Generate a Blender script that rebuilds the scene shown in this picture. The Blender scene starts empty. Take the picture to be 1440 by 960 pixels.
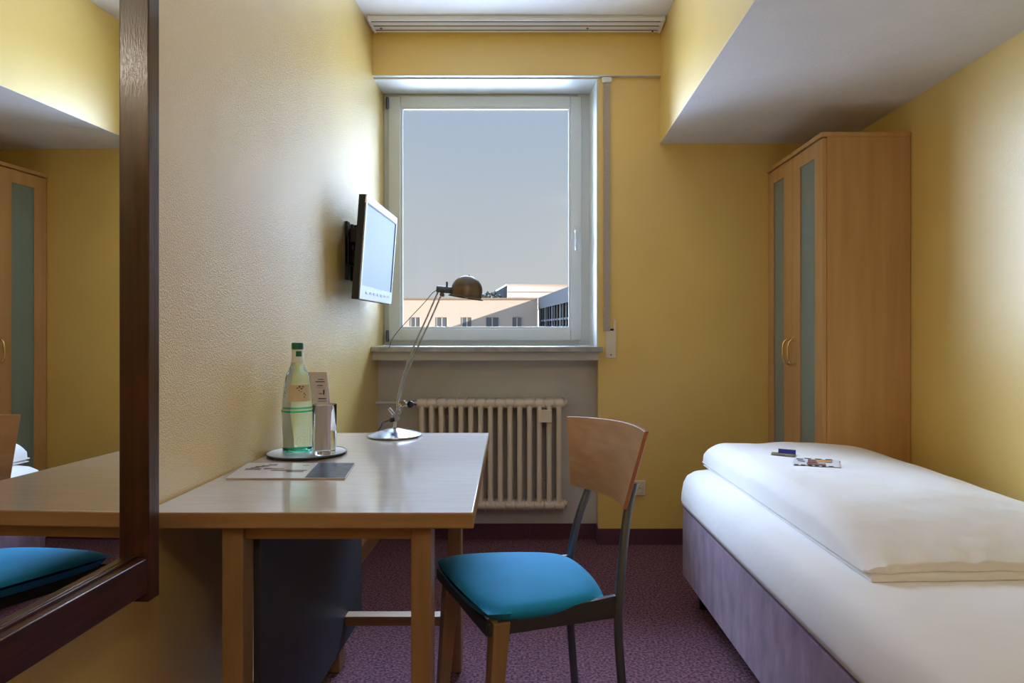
import bpy, bmesh, math, random
from mathutils import Vector, Matrix, noise
random.seed(7)
scn = bpy.context.scene
COL = scn.collection
PI = math.pi
CZ = 1.14                                   # camera height; vanishing point at pixel (755, 463), 1000 px focal length


def at(px, py, Y):                          # pixel + distance -> point in the room
    return Vector(((px - 755) * Y / 1000.0, Y, CZ - (py - 463) * Y / 1000.0))


# ------------------------------------------------------------------ materials
def new_mat(name):
    m = bpy.data.materials.new(name)
    m.use_nodes = True
    nt = m.node_tree
    nt.nodes.clear()
    out = nt.nodes.new('ShaderNodeOutputMaterial')
    return m, nt, out


def N(nt, t, **kw):
    n = nt.nodes.new(t)
    for k, v in kw.items():
        if k in n.inputs:
            n.inputs[k].default_value = v
        else:
            setattr(n, k, v)
    return n


def c4(c):
    return (c[0], c[1], c[2], 1.0)


def paint(name, col, col2=None, rough=0.6, scale=8.0, bump=0.0, bscale=200.0, ior=1.45, metallic=0.0,
          coat=0.0, coat_rough=0.1, coat_ior=1.5, detail=3.0, stretch=(1, 1, 1), sheen=0.0, contrast=(0.35, 0.65), transm=0.0,
          emit=None, emit_s=0.0, bdist=0.002):
    m, nt, out = new_mat(name)
    b = N(nt, 'ShaderNodeBsdfPrincipled')
    nt.links.new(b.outputs[0], out.inputs[0])
    b.inputs['Base Color'].default_value = c4(col)
    b.inputs['Roughness'].default_value = rough
    b.inputs['IOR'].default_value = ior
    b.inputs['Metallic'].default_value = metallic
    b.inputs['Coat Weight'].default_value = coat
    b.inputs['Coat Roughness'].default_value = coat_rough
    b.inputs['Coat IOR'].default_value = coat_ior
    b.inputs['Sheen Weight'].default_value = sheen
    b.inputs['Transmission Weight'].default_value = transm
    if emit:
        b.inputs['Emission Color'].default_value = c4(emit)
        b.inputs['Emission Strength'].default_value = emit_s
    tc = N(nt, 'ShaderNodeTexCoord')
    mp = N(nt, 'ShaderNodeMapping')
    mp.inputs['Scale'].default_value = stretch
    nt.links.new(tc.outputs['Object'], mp.inputs['Vector'])
    if col2:
        nz = N(nt, 'ShaderNodeTexNoise', Scale=scale, Detail=detail)
        nt.links.new(mp.outputs[0], nz.inputs['Vector'])
        r = N(nt, 'ShaderNodeValToRGB')
        r.color_ramp.elements[0].position = contrast[0]
        r.color_ramp.elements[1].position = contrast[1]
        r.color_ramp.elements[0].color = c4(col)
        r.color_ramp.elements[1].color = c4(col2)
        nt.links.new(nz.outputs[0], r.inputs[0])
        nt.links.new(r.outputs[0], b.inputs['Base Color'])
    if bump:
        nb = N(nt, 'ShaderNodeTexNoise', Scale=bscale, Detail=2.0)
        nt.links.new(mp.outputs[0], nb.inputs['Vector'])
        bp = N(nt, 'ShaderNodeBump', Strength=bump, Distance=bdist)
        nt.links.new(nb.outputs[0], bp.inputs['Height'])
        nt.links.new(bp.outputs[0], b.inputs['Normal'])
        if coat:
            nt.links.new(bp.outputs[0], b.inputs['Coat Normal'])
    return m


def glassy(name, tint=(1, 1, 1), ior=1.45, rough=0.0):
    m, nt, out = new_mat(name)
    b = N(nt, 'ShaderNodeBsdfPrincipled')
    b.inputs['Base Color'].default_value = c4(tint)
    b.inputs['Roughness'].default_value = rough
    b.inputs['IOR'].default_value = ior
    b.inputs['Transmission Weight'].default_value = 1.0
    nt.links.new(b.outputs[0], out.inputs[0])
    return m


def pane_mat(name):
    m, nt, out = new_mat(name)
    t = N(nt, 'ShaderNodeBsdfTransparent')
    t.inputs[0].default_value = (0.985, 0.99, 0.99, 1)
    g = N(nt, 'ShaderNodeBsdfGlossy', Roughness=0.0)
    f = N(nt, 'ShaderNodeFresnel', IOR=1.25)
    mx = N(nt, 'ShaderNodeMixShader')
    nt.links.new(f.outputs[0], mx.inputs[0])
    nt.links.new(t.outputs[0], mx.inputs[1])
    nt.links.new(g.outputs[0], mx.inputs[2])
    nt.links.new(mx.outputs[0], out.inputs[0])
    return m


YEL = (0.80, 0.58, 0.165)
M = {}
M['yellow'] = paint('yellow_paint', YEL, (0.83, 0.61, 0.18), rough=0.45, scale=2.5, bump=0.25, bscale=160, ior=1.5, coat=0.8, coat_rough=0.36, coat_ior=1.6)
M['yellow_sheen'] = paint('yellow_satin_wallpaper', YEL, (0.83, 0.61, 0.18), rough=0.34, scale=2.5, bump=1.0, bscale=270,
                          ior=1.5, coat=1.0, coat_rough=0.22, coat_ior=1.85, bdist=0.0032)
M['white_ceiling'] = paint('white_ceiling_plaster', (0.76, 0.76, 0.79), (0.80, 0.80, 0.82), rough=0.8, scale=3, bump=0.5, bscale=90, bdist=0.003)
M['white_paint'] = paint('white_paint', (0.64, 0.67, 0.67), rough=0.4)
M['niche'] = paint('grey_white_plaster', (0.55, 0.56, 0.59), (0.60, 0.61, 0.64), rough=0.7, scale=5, bump=0.2)
M['carpet'] = paint('plum_carpet', (0.048, 0.016, 0.030), (0.29, 0.12, 0.175), rough=0.95, scale=105, detail=5, bump=0.9, bscale=230, sheen=0.03,
                    contrast=(0.38, 0.64), bdist=0.006)
M['plum_strip'] = paint('plum_carpet_strip', (0.085, 0.03, 0.06), (0.13, 0.05, 0.085), rough=0.9, scale=200, bump=0.4)
M['oak_strip'] = paint('brown_skirting_wood', (0.42, 0.22, 0.12), (0.5, 0.27, 0.15), rough=0.5, scale=6, stretch=(6, 1, 6))
M['pvc'] = paint('window_frame_white', (0.66, 0.71, 0.72), rough=0.3)
M['sill'] = paint('grey_stone_sill', (0.33, 0.33, 0.33), (0.46, 0.46, 0.46), rough=0.3, scale=25, detail=6)
M['pane'] = pane_mat('clear_pane')
M['rail'] = paint('white_rail', (0.80, 0.83, 0.88), rough=0.35)
M['dark_slot'] = paint('dark_slot', (0.03, 0.03, 0.03), rough=0.8)
M['strap'] = paint('grey_webbing', (0.42, 0.37, 0.36), (0.50, 0.45, 0.43), rough=0.9, scale=60, stretch=(1, 1, 12))
M['cream'] = paint('cream_plastic', (0.78, 0.72, 0.60), rough=0.35)
M['radiator'] = paint('ivory_radiator_enamel', (0.74, 0.68, 0.60), rough=0.32)
M['mahogany'] = paint('mahogany', (0.030, 0.009, 0.006), (0.065, 0.018, 0.010), rough=0.30, scale=9, stretch=(8, 8, 0.7), coat=0.6, coat_rough=0.15,
                      bump=0.15, bscale=60)
M['mahogany_h'] = paint('mahogany_horizontal_grain', (0.030, 0.009, 0.006), (0.065, 0.018, 0.010), rough=0.30, scale=9, stretch=(8, 0.7, 8), coat=0.6,
                        coat_rough=0.15, bump=0.15, bscale=60)
M['mirror'] = paint('mirror_silver', (0.90, 0.91, 0.89), rough=0.0, metallic=1.0)
M['desk_top'] = paint('beech_laminate_top', (0.46, 0.37, 0.30), (0.53, 0.43, 0.35), rough=0.30, scale=7, stretch=(1, 7, 1), detail=5, ior=1.6,
                      coat=1.0, coat_rough=0.11, coat_ior=4.2)
M['beech'] = paint('beech_wood', (0.27, 0.16, 0.075), (0.335, 0.205, 0.10), rough=0.42, scale=6, stretch=(8, 8, 0.8), detail=5)
M['beech_h'] = paint('beech_wood_lengthwise', (0.33, 0.195, 0.092), (0.40, 0.245, 0.12), rough=0.42, scale=6, stretch=(0.8, 8, 8), detail=5)
M['ply'] = paint('beech_plywood_back', (0.50, 0.27, 0.13), (0.58, 0.34, 0.18), rough=0.33, scale=5, stretch=(4, 1, 9), detail=5, coat=0.4, coat_rough=0.2)
M['ply_edge'] = paint('plywood_edge', (0.33, 0.12, 0.06), (0.42, 0.18, 0.09), rough=0.5, scale=40, stretch=(10, 1, 1))
M['wardrobe'] = paint('beech_veneer', (0.56, 0.33, 0.135), (0.63, 0.39, 0.17), rough=0.38, scale=3.2, stretch=(7, 7, 0.5), detail=5)
M['slate'] = paint('slate_blue_panel', (0.032, 0.040, 0.054), (0.038, 0.046, 0.06), rough=0.5, scale=4)
M['teal'] = paint('turquoise_fabric', (0.003, 0.31, 0.70), (0.006, 0.36, 0.76), rough=0.8, scale=6, sheen=0.08, bump=0.3, bscale=500)
M['steel'] = paint('grey_lacquered_steel', (0.13, 0.15, 0.18), rough=0.35, metallic=0.6)
M['dark_steel'] = paint('dark_steel_rail', (0.06, 0.06, 0.065), rough=0.45, metallic=0.3)
M['chrome'] = paint('chrome', (0.52, 0.54, 0.58), rough=0.12, metallic=1.0)
M['satin'] = paint('satin_nickel', (0.42, 0.45, 0.52), rough=0.26, metallic=1.0)
M['bronze'] = paint('aged_nickel_shade', (0.15, 0.125, 0.105), (0.19, 0.16, 0.135), rough=0.42, metallic=0.8, scale=12, stretch=(1, 1, 6))
M['brass'] = paint('pale_brass', (0.78, 0.62, 0.36), rough=0.2, metallic=1.0)
M['black'] = paint('black_plastic', (0.012, 0.012, 0.014), rough=0.45)
M['cable'] = paint('dark_cable', (0.05, 0.035, 0.03), rough=0.6)
M['tv_black'] = paint('tv_casing', (0.016, 0.02, 0.026), rough=0.4)
M['tv_silver'] = paint('tv_silver_bezel', (0.62, 0.66, 0.72), rough=0.25, metallic=0.5)
M['tv_screen'] = paint('tv_screen', (0.06, 0.08, 0.13), rough=0.3, ior=1.35, emit=(0.42, 0.60, 1.0), emit_s=0.50)  # pale blue emission stands in for the window's reflection on the screen
M['velour'] = paint('mauve_velour', (0.15, 0.088, 0.145), (0.28, 0.175, 0.26), rough=0.9, scale=9, detail=7, stretch=(2, 2, 1), sheen=0.15, bump=0.3, bscale=300,
                    contrast=(0.3, 0.7))
M['piping'] = paint('grey_piping', (0.14, 0.13, 0.15), rough=0.9)
M['linen'] = paint('white_linen', (0.82, 0.82, 0.83), (0.85, 0.85, 0.855), rough=0.85, scale=4, sheen=0.2, bump=0.12, bscale=12, bdist=0.02)
M['duvet'] = paint('white_duvet_cotton', (0.83, 0.825, 0.825), (0.86, 0.855, 0.85), rough=0.85, scale=4, sheen=0.2, bump=0.18, bscale=9, bdist=0.03)
M['frosted'] = paint('frosted_glass', (0.22, 0.31, 0.33), (0.25, 0.34, 0.355), rough=0.22, ior=1.5, scale=2)
M['bottle'] = glassy('pale_green_bottle_glass', (0.76, 0.95, 0.90), 1.36)
M['bottle_foot'] = glassy('green_glass_foot', (0.10, 0.62, 0.42), 1.45)
M['tumbler'] = glassy('clear_tumbler_glass', (0.97, 0.98, 1.0), 1.45)
M['green'] = paint('green_cap', (0.005, 0.13, 0.075), rough=0.4)
M['neck_label'] = paint('silver_neck_label', (0.78, 0.80, 0.78), rough=0.5)
M['label'] = paint('beige_bottle_label', (0.60, 0.50, 0.34), (0.66, 0.56, 0.40), rough=0.6, scale=40)
M['ink'] = paint('dark_ink', (0.05, 0.045, 0.05), rough=0.6)
M['ink_brown'] = paint('brown_print', (0.06, 0.035, 0.03), (0.24, 0.17, 0.15), rough=0.35, ior=1.2, scale=30, contrast=(0.4, 0.6))
M['paper'] = paint('glossy_white_paper', (0.66, 0.60, 0.60), rough=0.28, coat=0.6, coat_rough=0.06)
M['photo_dark'] = paint('dark_blue_photo_print', (0.012, 0.02, 0.045), (0.06, 0.085, 0.14), rough=0.3, ior=1.2, scale=45, coat=0.15, coat_rough=0.05)
M['card'] = paint('pinkish_card', (0.62, 0.54, 0.55), rough=0.55)
M['tray'] = paint('white_tray', (0.70, 0.70, 0.74), rough=0.18, coat=0.5, coat_rough=0.05)
M['tray_rim'] = paint('dark_tray_rim', (0.05, 0.045, 0.05), rough=0.3)
M['leaf_white'] = paint('leaflet_white', (0.74, 0.75, 0.77), rough=0.5)
M['blue'] = paint('blue_print', (0.03, 0.035, 0.30), rough=0.4)
M['olive'] = paint('olive_print', (0.10, 0.09, 0.05), (0.30, 0.27, 0.15), rough=0.5, scale=140, contrast=(0.4, 0.6))
M['orange'] = paint('orange_print', (0.55, 0.25, 0.09), (0.70, 0.42, 0.18), rough=0.5, scale=120)
M['redbrown'] = paint('red_brown_print', (0.16, 0.06, 0.06), (0.42, 0.20, 0.18), rough=0.5, scale=120, contrast=(0.4, 0.6))
M['facade'] = paint('peach_render', (0.66, 0.58, 0.52), (0.68, 0.60, 0.54), rough=0.9, scale=0.3)
M['facade_far'] = paint('beige_cladding', (0.40, 0.355, 0.31), rough=0.9)
M['grey_fascia'] = paint('grey_fascia', (0.036, 0.036, 0.037), rough=0.9, ior=1.02)
M['roof_edge'] = paint('roof_edge', (0.36, 0.27, 0.20), rough=0.8)
M['ext_glass'] = paint('dark_window_glass', (0.13, 0.16, 0.20), rough=0.1)
M['ext_glass2'] = paint('pale_glazing', (0.014, 0.016, 0.018), (0.040, 0.042, 0.042), rough=0.5, ior=1.02, scale=0.35)
M['side_shade'] = paint('painted_side_shade', (0.011, 0.012, 0.013), rough=0.9, ior=1.02)  # shade put into the colour: hall side away from the sun
M['ext_frame'] = paint('pale_window_frame', (0.62, 0.56, 0.50), rough=0.7)
M['leaves'] = paint('tree_leaves', (0.012, 0.018, 0.014), (0.03, 0.038, 0.028), rough=0.9, scale=3)
M['bark'] = paint('tree_bark', (0.08, 0.06, 0.045), rough=0.9)
M['fill_lamp_glow'] = paint('fill_lamp_glass', (0.8, 0.78, 0.74), rough=0.4, emit=(1.0, 0.86, 0.66), emit_s=3.0)


# ------------------------------------------------------------------ mesh builder
class MB:
    def __init__(s):
        s.bm = bmesh.new()

    def faces(s, pts, fs):
        v = [s.bm.verts.new(p) for p in pts]
        for f in fs:
            try:
                s.bm.faces.new([v[i] for i in f])
            except ValueError:
                pass
        return s

    def hexa(s, p):        # 4 bottom, 4 top (both counter-clockwise from above)
        return s.faces(p, [(3, 2, 1, 0), (4, 5, 6, 7), (0, 1, 5, 4), (1, 2, 6, 5), (2, 3, 7, 6), (3, 0, 4, 7)])

    def box(s, x0, x1, y0, y1, z0, z1):
        return s.hexa([(x0, y0, z0), (x1, y0, z0), (x1, y1, z0), (x0, y1, z0), (x0, y0, z1), (x1, y0, z1), (x1, y1, z1), (x0, y1, z1)])

    def prism(s, poly, f):  # poly: list of (a,b); f(a,b,k) -> point for k in 0,1
        n = len(poly)
        pts = [f(a, b, 0) for a, b in poly] + [f(a, b, 1) for a, b in poly]
        fs = [tuple(range(n - 1, -1, -1)), tuple(range(n, 2 * n))]
        fs += [(i, (i + 1) % n, n + (i + 1) % n, n + i) for i in range(n)]
        return s.faces(pts, fs)

    def lathe(s, prof, o=(0, 0, 0), seg=40, mat=None):
        o = Vector(o)
        mat = mat or Matrix.Identity(3)
        rings = []
        for r, z in prof:
            if r < 1e-6:
                rings.append([s.bm.verts.new(o + mat @ Vector((0, 0, z)))])
            else:
                rings.append([s.bm.verts.new(o + mat @ Vector((r * math.cos(2 * PI * k / seg), r * math.sin(2 * PI * k / seg), z))) for k in range(seg)])
        for a, b in zip(rings, rings[1:]):
            for k in range(seg):
                k2 = (k + 1) % seg
                if len(a) == 1 and len(b) == 1:
                    continue
                if len(a) == 1:
                    s.bm.faces.new((a[0], b[k2], b[k]))
                elif len(b) == 1:
                    s.bm.faces.new((a[k], a[k2], b[0]))
                else:
                    s.bm.faces.new((a[k], a[k2], b[k2], b[k]))
        return s

    def cyl(s, p0, p1, r0, r1=None, seg=24):
        p0, p1 = Vector(p0), Vector(p1)
        d = p1 - p0
        q = Vector((0, 0, 1)).rotation_difference(d.normalized()).to_matrix()
        r1 = r0 if r1 is None else r1
        return s.lathe([(0, 0), (r0, 0), (r1, d.length), (0, d.length)], p0, seg, q)

    def tube(s, pts, r, seg=12, smooth=0, squash=None):
        pts = [Vector(p) for p in pts]
        for _ in range(smooth):               # Chaikin
            q = [pts[0]]
            for a, b in zip(pts, pts[1:]):
                q += [a * 0.75 + b * 0.25, a * 0.25 + b * 0.75]
            pts = q + [pts[-1]]
        rs = r if isinstance(r, (list, tuple)) else [r] * len(pts)
        if len(rs) != len(pts):
            rs = [rs[0] + (rs[-1] - rs[0]) * i / (len(pts) - 1) for i in range(len(pts))]
        t = (pts[1] - pts[0]).normalized()
        n = t.orthogonal().normalized()
        rings = []
        for i, p in enumerate(pts):
            t2 = (pts[min(i + 1, len(pts) - 1)] - pts[max(i - 1, 0)]).normalized()
            n = (t.rotation_difference(t2) @ n).normalized()
            t = t2
            b = t.cross(n)
            rings.append([s.bm.verts.new(p + (n * math.cos(2 * PI * k / seg) + b * math.sin(2 * PI * k / seg)) * rs[i]) for k in range(seg)])
        for a, b in zip(rings, rings[1:]):
            for k in range(seg):
                k2 = (k + 1) % seg
                s.bm.faces.new((a[k], a[k2], b[k2], b[k]))
        s.bm.faces.new(list(reversed(rings[0])))
        s.bm.faces.new(rings[-1])
        return s

    def ball(s, o, rx, ry=None, rz=None, seg=20):
        ry = ry or rx
        rz = rz or rx
        g = bmesh.ops.create_uvsphere(s.bm, u_segments=seg, v_segments=seg // 2, radius=1.0)
        for v in g['verts']:
            v.co = Vector((o[0] + v.co.x * rx, o[1] + v.co.y * ry, o[2] + v.co.z * rz))
        return s

    def grid(s, f, nu, nv, flip=False):
        g = [[s.bm.verts.new(f(i / nu, j / nv)) for j in range(nv + 1)] for i in range(nu + 1)]
        for i in range(nu):
            for j in range(nv):
                q = (g[i][j], g[i + 1][j], g[i + 1][j + 1], g[i][j + 1])
                s.bm.faces.new(q[::-1] if flip else q)
        return s

    def build(s, name, mat, parent=None, world=False, bevel=0.0, segs=3, angle=40, subsurf=0):
        if parent is not None and world:
            inv = (Matrix.Translation(parent.location) @ parent.rotation_euler.to_matrix().to_4x4()).inverted()
            s.bm.transform(inv)
        bmesh.ops.remove_doubles(s.bm, verts=s.bm.verts, dist=1e-6)
        bmesh.ops.recalc_face_normals(s.bm, faces=s.bm.faces)
        me = bpy.data.meshes.new(name)
        s.bm.to_mesh(me)
        s.bm.free()
        for mm in (mat if isinstance(mat, list) else [mat]):
            me.materials.append(M[mm])
        for p in me.polygons:
            p.use_smooth = True
        me.set_sharp_from_angle(angle=math.radians(angle))
        o = bpy.data.objects.new(name, me)
        COL.objects.link(o)
        if parent is not None:
            o.parent = parent
        if bevel:
            md = o.modifiers.new('bevel', 'BEVEL')
            md.width = bevel
            md.segments = segs
            md.limit_method = 'ANGLE'
            md.angle_limit = math.radians(35)
            md.harden_normals = False
        if subsurf:
            md = o.modifiers.new('sub', 'SUBSURF')
            md.levels = md.render_levels = subsurf
        return o


def B(*a):
    return MB().box(*a)


def tag(o, label, cat, group=None, kind=None):
    if label:
        o['label'] = label
    if cat:
        o['category'] = cat
    if group:
        o['group'] = group
    if kind:
        o['kind'] = kind
    return o


def thing(name, loc, label, cat, rz=0.0, group=None):
    o = bpy.data.objects.new(name, None)
    o.empty_display_size = 0.05
    COL.objects.link(o)
    o.location = loc
    o.rotation_euler = (0, 0, rz)
    return tag(o, label, cat, group)


def struct(name, mb, mat, label=None, cat=None, bevel=0.0):
    o = mb.build(name, mat, bevel=bevel)
    o['kind'] = 'structure'
    if label:
        tag(o, label, cat)
    return o


# ------------------------------------------------------------------ the room
XL, XR, YE, YN, H = -0.865, 1.606, 3.775, 3.877, 2.71     # left wall, right wall, end wall, niche back, ceiling
YB = -1.3                                                   # wall behind the camera
XB, ZB = 0.653, 2.125                                       # dropped ceiling
XW = 0.325                                                  # right side of window opening and niche
ZL, ZS = 2.475, 1.05                                        # window lintel, sill top
YO = 4.25
struct('floor', B(-1.0, 1.75, YB - 0.1, YO, -0.12, 0.0), 'carpet', 'plum speckled carpet floor', 'floor')
struct('ceiling', B(-1.0, XB, YB - 0.1, YO, H, H + 0.12), 'white_ceiling', 'white plaster ceiling above the window', 'ceiling')
struct('wall_left', B(-1.0, XL, YB - 0.1, YO, 0, H), 'yellow_sheen', 'yellow textured satin wall behind the desk and mirror', 'wall')
struct('wall_right', B(XR, 1.75, YB - 0.1, YO, 0, ZB), 'yellow', 'yellow wall along the bed', 'wall')
struct('wall_rear', B(XL, XR, YB - 0.1, YB, 0, H), 'yellow', 'yellow wall opposite the window', 'wall')
e = MB()
e.box(XW, 1.606, YE, YO, 0, ZB)
e.box(XW, XB, YE, YO, ZB, H)
e.box(XL, XW, YE, YO, ZL, H)
struct('wall_end', e, 'yellow', 'yellow end wall around the window', 'wall')
struct('wall_niche', B(XL, XW, YN, YO, 0, ZS - 0.05), 'niche', 'grey white plaster niche behind the radiator', 'wall')
# dropped ceiling over the bed: yellow front face, white underside
struct('wall_soffit', B(XB, XB + 0.05, YB, YE, ZB + 0.002, H), 'yellow', 'pale yellow side face of the dropped ceiling', 'wall')
struct('ceiling_lower', B(XB, XR, YB, YE, ZB, ZB + 0.002), 'white_ceiling', 'white rough plaster underside of the dropped ceiling over the bed', 'ceiling')
struct('ceiling_infill', B(XB + 0.05, 1.75, YB - 0.1, YO, ZB + 0.004, H + 0.12), 'white_ceiling')
# shutter-box band above window
struct('wall_band', B(XL, XB, YE - 0.030, YE, ZL + 0.004, H), 'yellow', 'yellow shutter box band over the window', 'wall')
struct('trim_1', B(XL, XB, YE - 0.031, YE, ZL, ZL + 0.004), 'white_paint', 'thin white edge under the shutter box band', 'trim')
# white lining of the window recess (top board with screws, splayed right side)
t = MB()
t.box(XL, XW, YE, 4.01, ZL - 0.008, ZL)
struct('trim_2', t, 'white_paint', 'white board lining the top of the window recess', 'trim')
t = MB().hexa([(XW - 0.008, YE - 0.002, ZS), (XW, YE - 0.002, ZS), (XW, 4.06, ZS), (0.293, 4.06, ZS),
               (XW - 0.008, YE - 0.002, ZL - 0.008), (XW, YE - 0.002, ZL - 0.008), (XW, 4.06, ZL - 0.008), (0.293, 4.06, ZL - 0.008)])
struct('trim_3', t, 'white_paint', 'white side lining of the window recess', 'trim')
# baseboards
bh = 0.083
struct('baseboard_end', B(XW, 1.226, YE - 0.010, YE, 0, bh), 'plum_strip', 'plum carpet baseboard under the yellow end wall', 'baseboard')
n_ = MB()
n_.box(XL, XW - 0.008, YN - 0.010, YN, 0, bh)
n_.box(XW - 0.008, XW, YE - 0.01, YN, 0, bh)
struct('baseboard_niche', n_, 'plum_strip', 'plum carpet baseboard under the radiator', 'baseboard')
struct('baseboard_left', B(XL, XL + 0.012, YB, YN - 0.010, 0, bh), 'oak_strip', 'brown wood baseboard on the wall by the desk', 'baseboard')
struct('baseboard_right', B(XR - 0.010, XR, YB, 3.05, 0, bh), 'plum_strip', 'plum carpet baseboard behind the bed', 'baseboard')

# ------------------------------------------------------------------ window
w = bpy.data.objects.new('window_1', None)
COL.objects.link(w)
w.location = (-0.29, 4.05, ZS)
tag(w, 'white framed window with a single large pane facing pale buildings', 'window', kind='structure')


def frame(x0, x1, z0, z1, tl, tr, tb, tt, y0, y1, mb=None):
    m = mb or MB()
    m.box(x0, x0 + tl, y0, y1, z0, z1)
    m.box(x1 - tr, x1, y0, y1, z0, z1)
    m.box(x0 + tl, x1 - tr, y0, y1, z0, z0 + tb)
    m.box(x0 + tl, x1 - tr, y0, y1, z1 - tt, z1)
    return m


SX0, SX1, SZ0, SZ1 = -0.838, 0.2525, 1.080, 2.452            # sash outline
GX0, GX1, GZ0, GZ1 = -0.757, 0.178, 1.156, 2.382             # glass outline
frame(XL, 0.330, ZS, ZL, 0.045, 0.100, 0.055, 0.045, 4.022, 4.095).build('fixed_frame', 'pvc', w, True, bevel=0.004)
frame(SX0, SX1, SZ0, SZ1, GX0 - SX0 - 0.012, SX1 - GX1 - 0.012, GZ0 - SZ0 - 0.012, SZ1 - GZ1 - 0.012, 4.004, 4.07).build('sash', 'pvc', w, True, bevel=0.005)
frame(GX0 - 0.014, GX1 + 0.014, GZ0 - 0.014, GZ1 + 0.014, 0.014, 0.014, 0.014, 0.014, 4.012, 4.034).build('glazing_bead', 'pvc', w, True, bevel=0.004)
B(GX0 - 0.004, GX1 + 0.004, 4.036, 4.042, GZ0 - 0.004, GZ1 + 0.004).build('glass_pane', 'pane', w, True)
h = MB()
hx = (810 - 755) * 4.0 / 1000
h.box(hx - 0.013, hx + 0.013, 3.994, 4.004, 1.65, 1.725)
h.cyl((hx, 3.994, 1.69), (hx, 3.965, 1.69), 0.010)
hd = h.build('handle_rose', 'pvc', w, True, bevel=0.003)
MB().tube([(hx, 3.966, 1.69), (hx, 3.958, 1.685), (hx, 3.956, 1.66), (hx, 3.956, 1.58)], [0.009, 0.009, 0.009, 0.007], smooth=2).build('handle', 'pvc', w, True)
for zz in (2.41, 1.10):
    hg = MB()
    hg.cyl((SX0 - 0.003, 4.0, zz - 0.03), (SX0 - 0.003, 4.0, zz + 0.035), 0.007)
    hg.box(SX0 - 0.012, SX0 + 0.006, 4.0, 4.006, zz - 0.025, zz + 0.03)
    hg.build('hinge', 'steel', w, True)
s_ = MB()
s_.box(XL, 0.345, 3.70, YE, ZS - 0.028, ZS)
s_.box(XL, XW, YE, 4.022, ZS - 0.028, ZS)
struct('trim_4', s_, 'sill', 'grey stone window sill', 'window sill', bevel=0.003)
struct('trim_5', B(XL, XW, 3.735, YN + 0.02, ZS - 0.072, ZS - 0.0285), 'niche', 'grey plaster strip under the window sill', 'trim')

# roller shutter strap
st = thing('shutter_strap', (0.382, YE, 1.0), 'grey roller shutter strap with cream winder plate on the wall beside the window', 'shutter strap')
B(0.353, 0.388, YE - 0.012, YE - 0.009, 1.13, 2.465).build('strap', 'strap', st, True)
g = MB()
g.box(0.345, 0.396, YE - 0.022, YE - 0.001, 2.445, 2.474)
g.build('strap_mount', 'rail', st, True, bevel=0.004)
pl = MB()
x0, x1, z0, z1 = 0.366 - 0.022 + 0.004, 0.419 - 0.0, at(0, 503, YE).z, at(0, 450, YE).z
x0 = (852 - 755) * YE / 1000
pl.box(x0, x1, YE - 0.008, YE - 0.001, z0, z1 - 0.045)
pl.box(x0, x0 + 0.008, YE - 0.008, YE - 0.001, z1 - 0.045, z1)
pl.box(x1 - 0.012, x1, YE - 0.008, YE - 0.001, z1 - 0.045, z1)
wp = pl.build('winder_plate', 'cream', st, True, bevel=0.0015)
B(x0 + 0.008, x1 - 0.012, YE - 0.0095, YE - 0.004, z1 - 0.056, z1 - 0.045).build('strap_slot', 'dark_slot', st, True)
MB().cyl(((x0 + x1) / 2, YE - 0.011, z0 + 0.016), ((x0 + x1) / 2, YE - 0.006, z0 + 0.016), 0.004).build('screw', 'steel', st, True)

# curtain rail under the ceiling
cr = thing('curtain_rail', (0, 3.62, H), 'white three track curtain rail fixed to the ceiling above the window', 'curtain rail')
r_ = MB()
x0, x1 = -0.845, 0.640
r_.box(x0, x1, 3.555, 3.705, H - 0.010, H - 0.001)
for ya, yb in ((3.555, 3.572), (3.584, 3.622), (3.634, 3.672), (3.684, 3.705)):
    r_.box(x0, x1, ya, yb, H - 0.024, H - 0.010)
r_.build('rail_body', 'rail', cr, True, bevel=0.0015)
g = MB()
for ya in (3.572, 3.622, 3.672):
    g.box(x0 + 0.011, x1 - 0.018, ya + 0.0003, ya + 0.0117, H - 0.0225, H - 0.0102)
g.build('track_groove', 'dark_slot', cr, True)
for xx in (x0, x1 - 0.008):
    B(xx - 0.002, xx + 0.010, 3.551, 3.709, H - 0.026, H - 0.001).build('end_cap', 'rail', cr, True, bevel=0.002)
for xx, yy in ((0.26, 3.652), (0.60, 3.69), (-0.80, 3.652)):
    MB().cyl((xx, yy, H - 0.027), (xx, yy, H - 0.022), 0.006).build('screw', 'steel', cr, True)

# wall socket behind the chair
so = thing('wall_socket', (0.535, YE, 0.30), 'white wall socket on the yellow end wall behind the chair back', 'socket')
m_ = MB()
m_.box(0.495, 0.575, YE - 0.010, YE - 0.001, 0.26, 0.34)
m_.build('socket_plate', 'cream', so, True, bevel=0.004)
q = Matrix.Rotation(PI / 2, 3, 'X')
MB().lathe([(0.0, 0.001), (0.019, 0.001), (0.019, 0.006), (0.022, 0.006), (0.022, 0.0)], (0.535, YE - 0.0105, 0.30), 28, q).build('socket_well', 'cream', so, True)
for dx in (-0.0095, 0.0095):
    MB().cyl((0.535 + dx, YE - 0.013, 0.30), (0.535 + dx, YE - 0.010, 0.30), 0.0028, seg=12).build('socket_hole', 'black', so, True)

# ------------------------------------------------------------------ radiator
RZ0, RZ1, RY = 0.180, 0.772, 3.812
rad = thing('radiator', (-0.25, RY, 0), 'ivory column radiator in the niche under the window', 'radiator')
pitch = 0.0521
RX0 = -0.612


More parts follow.
